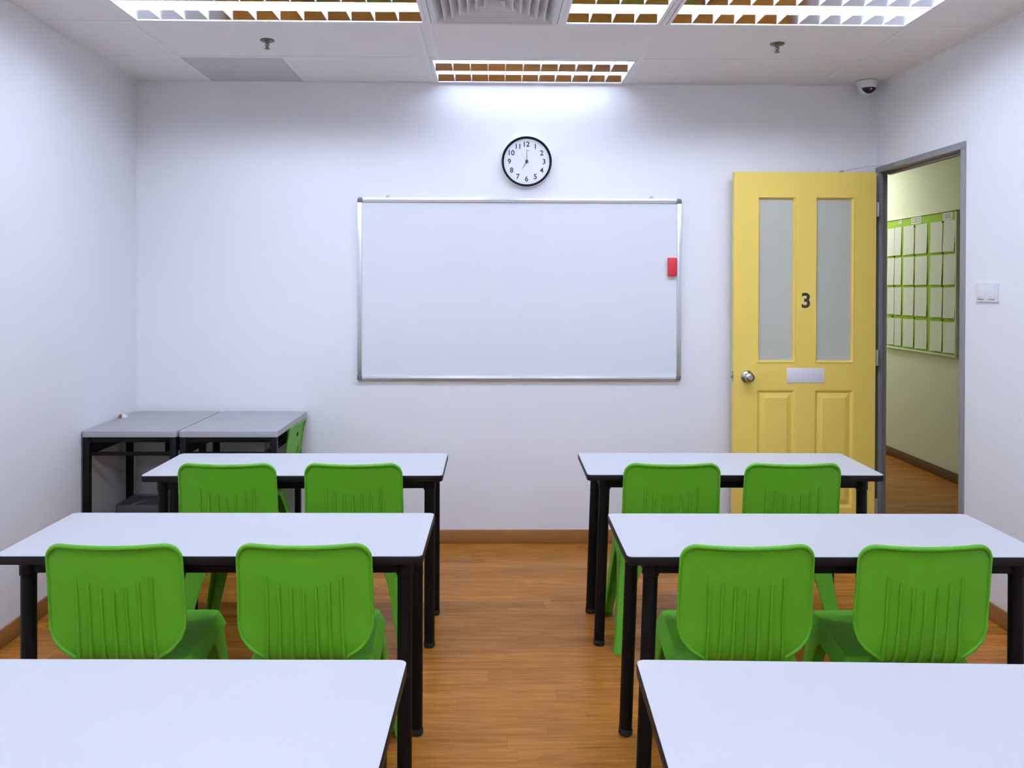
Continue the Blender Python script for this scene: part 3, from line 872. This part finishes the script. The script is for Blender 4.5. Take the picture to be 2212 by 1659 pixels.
def make_back(t, ribbed):
    global CORNER_R
    CORNER_R = 0.050 if ribbed else 0.014
    r = CORNER_R
    zs = [ZT - r + r * math.sin(math.radians(90 * k / 7)) for k in range(7, 0, -1)]
    zs += [ZT - r - 0.014 * k for k in range(0, 14)]
    zs = [z for z in zs if z > 0.565] + [0.56, 0.546, 0.53, 0.514, 0.50, 0.486, 0.470, 0.457, 0.446, 0.430, 0.420, 0.412, 0.408, 0.405]
    NS = 24
    holes = set()
    if not ribbed:
        for i, z in enumerate(zs[:-1]):
            for k in range(NS):
                s = (k + 0.5) / NS * 2 - 1
                if 0.735 < z < 0.765 and 0.20 < s < 0.44: holes.add((i, k))
                if 0.50 < z < 0.655 and 0.48 < s < 0.70: holes.add((i, k))
    th = 0.0025
    mb = MB(); idx = {}
    for side in (0, 1):
        for i, z in enumerate(zs):
            for k in range(NS + 1):
                p = back_pos(k / NS * 2 - 1, z)
                low = max(0, (0.45 - z) / 0.045)
                n = Vector((0, -1, 0)).lerp(Vector((0, -0.3, -1)).normalized(), min(1, low))
                p = p + n * (th if side == 0 else -th)
                idx[(side, i, k)] = len(mb.v); mb.v.append(tuple(p))
    cellset = [(i, k) for i in range(len(zs) - 1) for k in range(NS) if (i, k) not in holes]
    cs = set(cellset)
    for (i, k) in cellset:
        a = [(i, k), (i, k + 1), (i + 1, k + 1), (i + 1, k)]
        mb.f.append(tuple(idx[(0, *q)] for q in a)); mb.f.append(tuple(idx[(1, *q)] for q in reversed(a)))
        for (di, dk, e0, e1) in ((-1, 0, (i, k), (i, k + 1)), (1, 0, (i + 1, k + 1), (i + 1, k)), (0, -1, (i + 1, k), (i, k)), (0, 1, (i, k + 1), (i + 1, k + 1))):
            if (i + di, k + dk) not in cs:
                mb.f.append((idx[(0, *e0)], idx[(1, *e0)], idx[(1, *e1)], idx[(0, *e1)]))
    # raised rim round the outline
    path = []
    zl = [z for z in zs if z >= 0.412]
    for z in reversed(zl): path.append(back_pos(-1, z))
    for k in range(1, NS): path.append(back_pos(k / NS * 2 - 1, ZT))
    for z in zl: path.append(back_pos(1, z))
    pts = [path[0]]
    for p in path[1:]:
        if (p - pts[-1]).length > 0.004: pts.append(p)
    def rim_r(p):
        top = min(1, max(0, (p.z - 0.76) / 0.035)); low = min(1, max(0, (0.54 - p.z) / 0.06))
        return 0.0044 + 0.0030 * top + 0.0016 * low
    mb.tube([p + Vector((0, -0.0035, 0)) for p in pts], [rim_r(p) for p in pts], 12)
    if ribbed:
        tops = [0.710, 0.693, 0.680, 0.672, 0.680, 0.693, 0.710]
        for k in range(7):
            x = (k - 3) * 0.0373
            zz = [z for z in [tops[k] - 0.012 * q for q in range(0, 30)] if z > 0.43] + [0.43, 0.415]
            pp = []; rr = []
            for q, z in enumerate(zz):
                xx = x * (1 + 0.05 * max(0, (0.56 - z) / 0.14))
                w = back_w(z)
                pp.append(back_pos(max(-1, min(1, xx / w)), z) + Vector((0, -0.0042 - 0.002 * max(0, (0.52 - z) / 0.1), 0)))
                rr.append((0.0032 if q == 0 else 0.0048) + 0.0022 * max(0, (0.56 - z) / 0.14))
            mb.tube(pp, rr, 8)
    return mb.build('backrest', M['green'], t, angle=50)

def make_chair(label, ribbed=True):
    t = thing('plastic_chair', label, 'chair', group='green plastic chairs')
    make_back(t, ribbed)
    # seat shell with rolled edge
    y0, y1, hr, hf = 0.118, 0.462, 0.188, 0.166
    def outline(off):
        w = 0.02
        pts = []
        c = [(hf + off, y1 + off), (-hf - off, y1 + off), (-hr - off, y0 - off), (hr + off, y0 - off)]
        n = 4
        for i in range(4):
            P = Vector(c[i]); A = Vector(c[i - 1]); B = Vector(c[(i + 1) % 4])
            a = P + (A - P).normalized() * w; b = P + (B - P).normalized() * w
            for k in range(7):
                u = k / 6
                pts.append((a * (1 - u) ** 2 + P * 2 * u * (1 - u) + b * u * u))
            # points along the edge to the next corner
            nb = Vector(c[(i + 1) % 4]); nx = nb + (P - nb).normalized() * w
            for k in range(1, n): pts.append(b.lerp(nx, k / n))
        return pts
    base = outline(0)
    cen = Vector((0, (y0 + y1) / 2))
    def zseat(p): return 0.422 + 0.014 * (p.y - y0) / (y1 - y0)
    def loop(scale, off, dz):
        src = outline(off) if scale == 1 else [cen + (p - cen) * scale for p in base]
        return [(p.x, p.y, zseat(p) + dz) for p in src]
    mb = MB()
    mb.loft([loop(0.05, 0, -0.013), loop(0.35, 0, -0.012), loop(0.65, 0, -0.009), loop(0.86, 0, -0.003), loop(0.95, 0, 0.0), loop(1, -0.001, -0.0006), loop(1, 0.002, -0.004),
             loop(1, 0.009, -0.020), loop(1, 0.021, -0.052), loop(1, 0.016, -0.052), loop(1, 0.0, -0.014), loop(0.86, 0, -0.010), loop(0.35, 0, -0.018), loop(0.05, 0, -0.019)])
    mb.build('seat', M['green_seat'], t, angle=34)
    # flared L-section legs that grow out of the apron
    for sx in (-1, 1):
        for fr in (0, 1):
            sy = 1 if fr else -1
            top = Vector((sx * ((hf + 0.010) if fr else (hr + 0.010)), (y1 + 0.009) if fr else (y0 - 0.009), 0.394 if fr else 0.380))
            foot = Vector((sx * 0.234, 0.462 if fr else 0.018, 0.0))
            loops = []
            for f, arm in ((0, 0.140), (0.06, 0.112), (0.14, 0.092), (0.25, 0.078), (0.45, 0.066), (0.75, 0.055), (0.965, 0.048), (0.966, 0.052), (1.0, 0.052)):
                c = top.lerp(foot, f); th = 0.007
                ax = min(arm, 0.11)
                if f > 0.966: c = c + Vector((sx * 0.003, sy * 0.003, 0))
                q = [c, c + Vector((-sx * ax, 0, 0)), c + Vector((-sx * ax, -sy * th, 0)), c + Vector((-sx * th, -sy * th, 0)), c + Vector((-sx * th, -sy * arm, 0)), c + Vector((0, -sy * arm, 0))]
                loops.append([tuple(p) for p in q])
            mb = MB(); mb.loft(loops)
            mb.build('leg', M['green'], t, bevel=0.0022, seg=2)
    return t
CHAIRS = [(-1.112, 2.485, 'green plastic chair at the middle row left table, nearer the left wall'),
          (-0.557, 2.485, 'green plastic chair at the middle row left table, nearer the aisle'),
          (0.747, 2.468, 'green plastic chair at the middle row right table, nearer the aisle'),
          (1.272, 2.462, 'green plastic chair at the middle row right table, nearer the right wall'),
          (-1.109, 3.525, 'green plastic chair at the front row left table, nearer the grey desks'),
          (-0.585, 3.525, 'green plastic chair at the front row left table, nearer the aisle'),
          (0.748, 3.525, 'green plastic chair at the front row right table, nearer the aisle'),
          (1.257, 3.525, 'green plastic chair at the front row right table, in front of the yellow door')]
ch = make_chair('')
for i, (x, y, lab) in enumerate(CHAIRS):
    if i == 0:
        r = ch; ch.location = (x, y, 0); ch['label'] = lab
    else:
        r = dup(ch, (x, y, 0), 0, lab)
    k = 0.982 if y < 3 else 1.003
    r.scale = (k, k, k)
cc = make_chair('green plastic chair with slotted back tucked under the right end of the grey desks', ribbed=False)
cc.location = (-1.143, 4.835, 0); cc.rotation_euler = (0, 0, math.radians(90)); cc.scale = (0.943, 0.943, 0.943)

# ------------------------------------------------------------------ grey desks in the corner
def grey_desk(x0, x1, rear_r, label):
    y0, y1, z = 4.368, 5.075, 0.800
    cx = (x0 + x1) / 2
    t = thing('grey_desk', label, 'desk', (cx, y0, 0), 0, 'grey desks in the back left corner')
    w = (x1 - x0) / 2; d = y1 - y0
    pl = rrect(-w, w, 0, d, 0.018, 5)
    mb = MB(); mb.loft([[(p[0] * 0.994, 0.0015 + p[1] * 0.996, z - 0.004) for p in pl], [(p[0] * 0.994, 0.0015 + p[1] * 0.996, z) for p in pl]])
    mb.build('desk_top', M['desk_grey'], t, smooth=False)
    mb = MB(); mb.loft([[(p[0], p[1], z - 0.030) for p in pl], [(p[0], p[1], z - 0.003) for p in pl], [(p[0] * 0.996, 0.001 + p[1] * 0.997, z - 0.001) for p in pl]])
    mb.build('edge_band', M['desk_edge'], t, angle=50)
    lw = 0.017
    fx = w - 0.022
    for sx in (-1, 1):
        for fy in (0.022, rear_r - y0 if sx > 0 else 4.90 - y0):
            fx = w - (0.050 if (sx > 0 and fy > 0.1) else 0.022)
            mb = MB(); mb.box(sx * fx - lw, sx * fx + lw, fy - lw, fy + lw, 0.012, z - 0.030)
            l = mb.build('leg', M['black'], t, bevel=0.004)
            mb = MB(); mb.box(sx * fx - lw - .001, sx * fx + lw + .001, fy - lw - .001, fy + lw + .001, 0, 0.02); mb.build('foot_cap', M['rubber'], l, bevel=0.003)
    fx = w - 0.022
    mb = MB()
    mb.box(-fx, fx, 0.010, 0.034, 0.742, z - 0.030); mb.box(-fx, fx, 0.014, 0.034, 0.672, 0.690)
    mb.box(-fx, fx, 0.520, 0.545, 0.720, z - 0.030)
    for sx in (-1, 1):
        fx = w - (0.055 if sx > 0 else 0.022)
        mb.box(sx * fx - 0.012, sx * fx + 0.012, 0.03, 0.54, 0.738, z - 0.030)
        mb.box(sx * fx - 0.010, sx * fx + 0.010, 0.03, 0.54, 0.672, 0.690)
    mb.build('frame', M['black'], t, bevel=0.002)
    for sx in (-1, 1):
        X = sx * (w - (0.055 if sx > 0 else 0.022) - 0.016)
        mb = MB(); mb.prism([(X - 0.0015, 0.036, 0.688), (X - 0.0015, 0.50, 0.688), (X - 0.0015, 0.50, 0.768), (X - 0.0015, 0.036, 0.768)],
                            [(X + 0.0015, 0.036, 0.688), (X + 0.0015, 0.50, 0.688), (X + 0.0015, 0.50, 0.768), (X + 0.0015, 0.036, 0.768)])
        mb.build('side_panel', M['black'], t, smooth=False)
grey_desk(-2.120, -1.632, 4.90, 'grey-topped black-framed desk against the left wall corner')
grey_desk(-1.624, -1.116, 5.050, 'grey-topped black-framed desk with the green chair tucked at its right end')

def storage_box():
    x0, x1, y0, y1, h = -2.030, -1.655, 4.55, 4.80, 0.372
    t = thing('storage_box', 'dark grey plastic box with flat lid on the floor under the left grey desk', 'box', ((x0 + x1) / 2, (y0 + y1) / 2, 0))
    w, d = (x1 - x0) / 2, (y1 - y0) / 2
    def lp(k, z, r=0.02): return [(p[0], p[1], z) for p in rrect(-w * k, w * k, -d * k, d * k, r)]
    mb = MB(); mb.loft([lp(0.86, 0), lp(0.93, h - 0.05)]); mb.build('body', M['box_dark'], t)
    mb = MB(); mb.loft([lp(0.98, h - 0.056), lp(1.0, h - 0.052), lp(1.0, h - 0.008), lp(0.985, h), lp(0.90, h), lp(0.88, h - 0.006)])
    l = mb.build('lid', M['box_lid'], t)
    mb = MB(); mb.prism([(-w * .55, -d * .9, h - 0.001), (-w * .52, -d * .9, h - 0.001), (-w * .34, -d * .1, h - 0.001), (-w * .37, -d * .1, h - 0.001)],
                        [(-w * .55, -d * .9, h + 0.002), (-w * .52, -d * .9, h + 0.002), (-w * .34, -d * .1, h + 0.002), (-w * .37, -d * .1, h + 0.002)])
    mb.build('lid_ridge', M['desk_grey'], l, smooth=False)
storage_box()

def scrap():
    t = thing('paper_scrap', 'small crumpled white and brown scrap on the left grey desk by the wall', 'scrap', (-2.098, 4.82, 0.80))
    mb = MB(); mb.loft([[(0.018 * math.cos(a) * (1 + .2 * math.sin(3 * a)), 0.022 * math.sin(a), 0.001) for a in [k * math.pi / 6 for k in range(12)]],
                        [(0.014 * math.cos(a) * (1 + .3 * math.sin(2 * a)), 0.018 * math.sin(a), 0.014) for a in [k * math.pi / 6 for k in range(12)]],
                        [(0.006 * math.cos(a), 0.008 * math.sin(a), 0.021) for a in [k * math.pi / 6 for k in range(12)]]])
    mb.build('white_part', M['paper'], t)
    mb = MB(); mb.prism([(-0.022, -0.034, 0.001), (-0.004, -0.034, 0.001), (-0.002, -0.018, 0.001), (-0.02, -0.016, 0.001)],
                        [(-0.016, -0.028, 0.016), (-0.006, -0.028, 0.018), (-0.004, -0.018, 0.022), (-0.014, -0.017, 0.022)])
    mb.build('brown_part', M['tan'], t)
scrap()
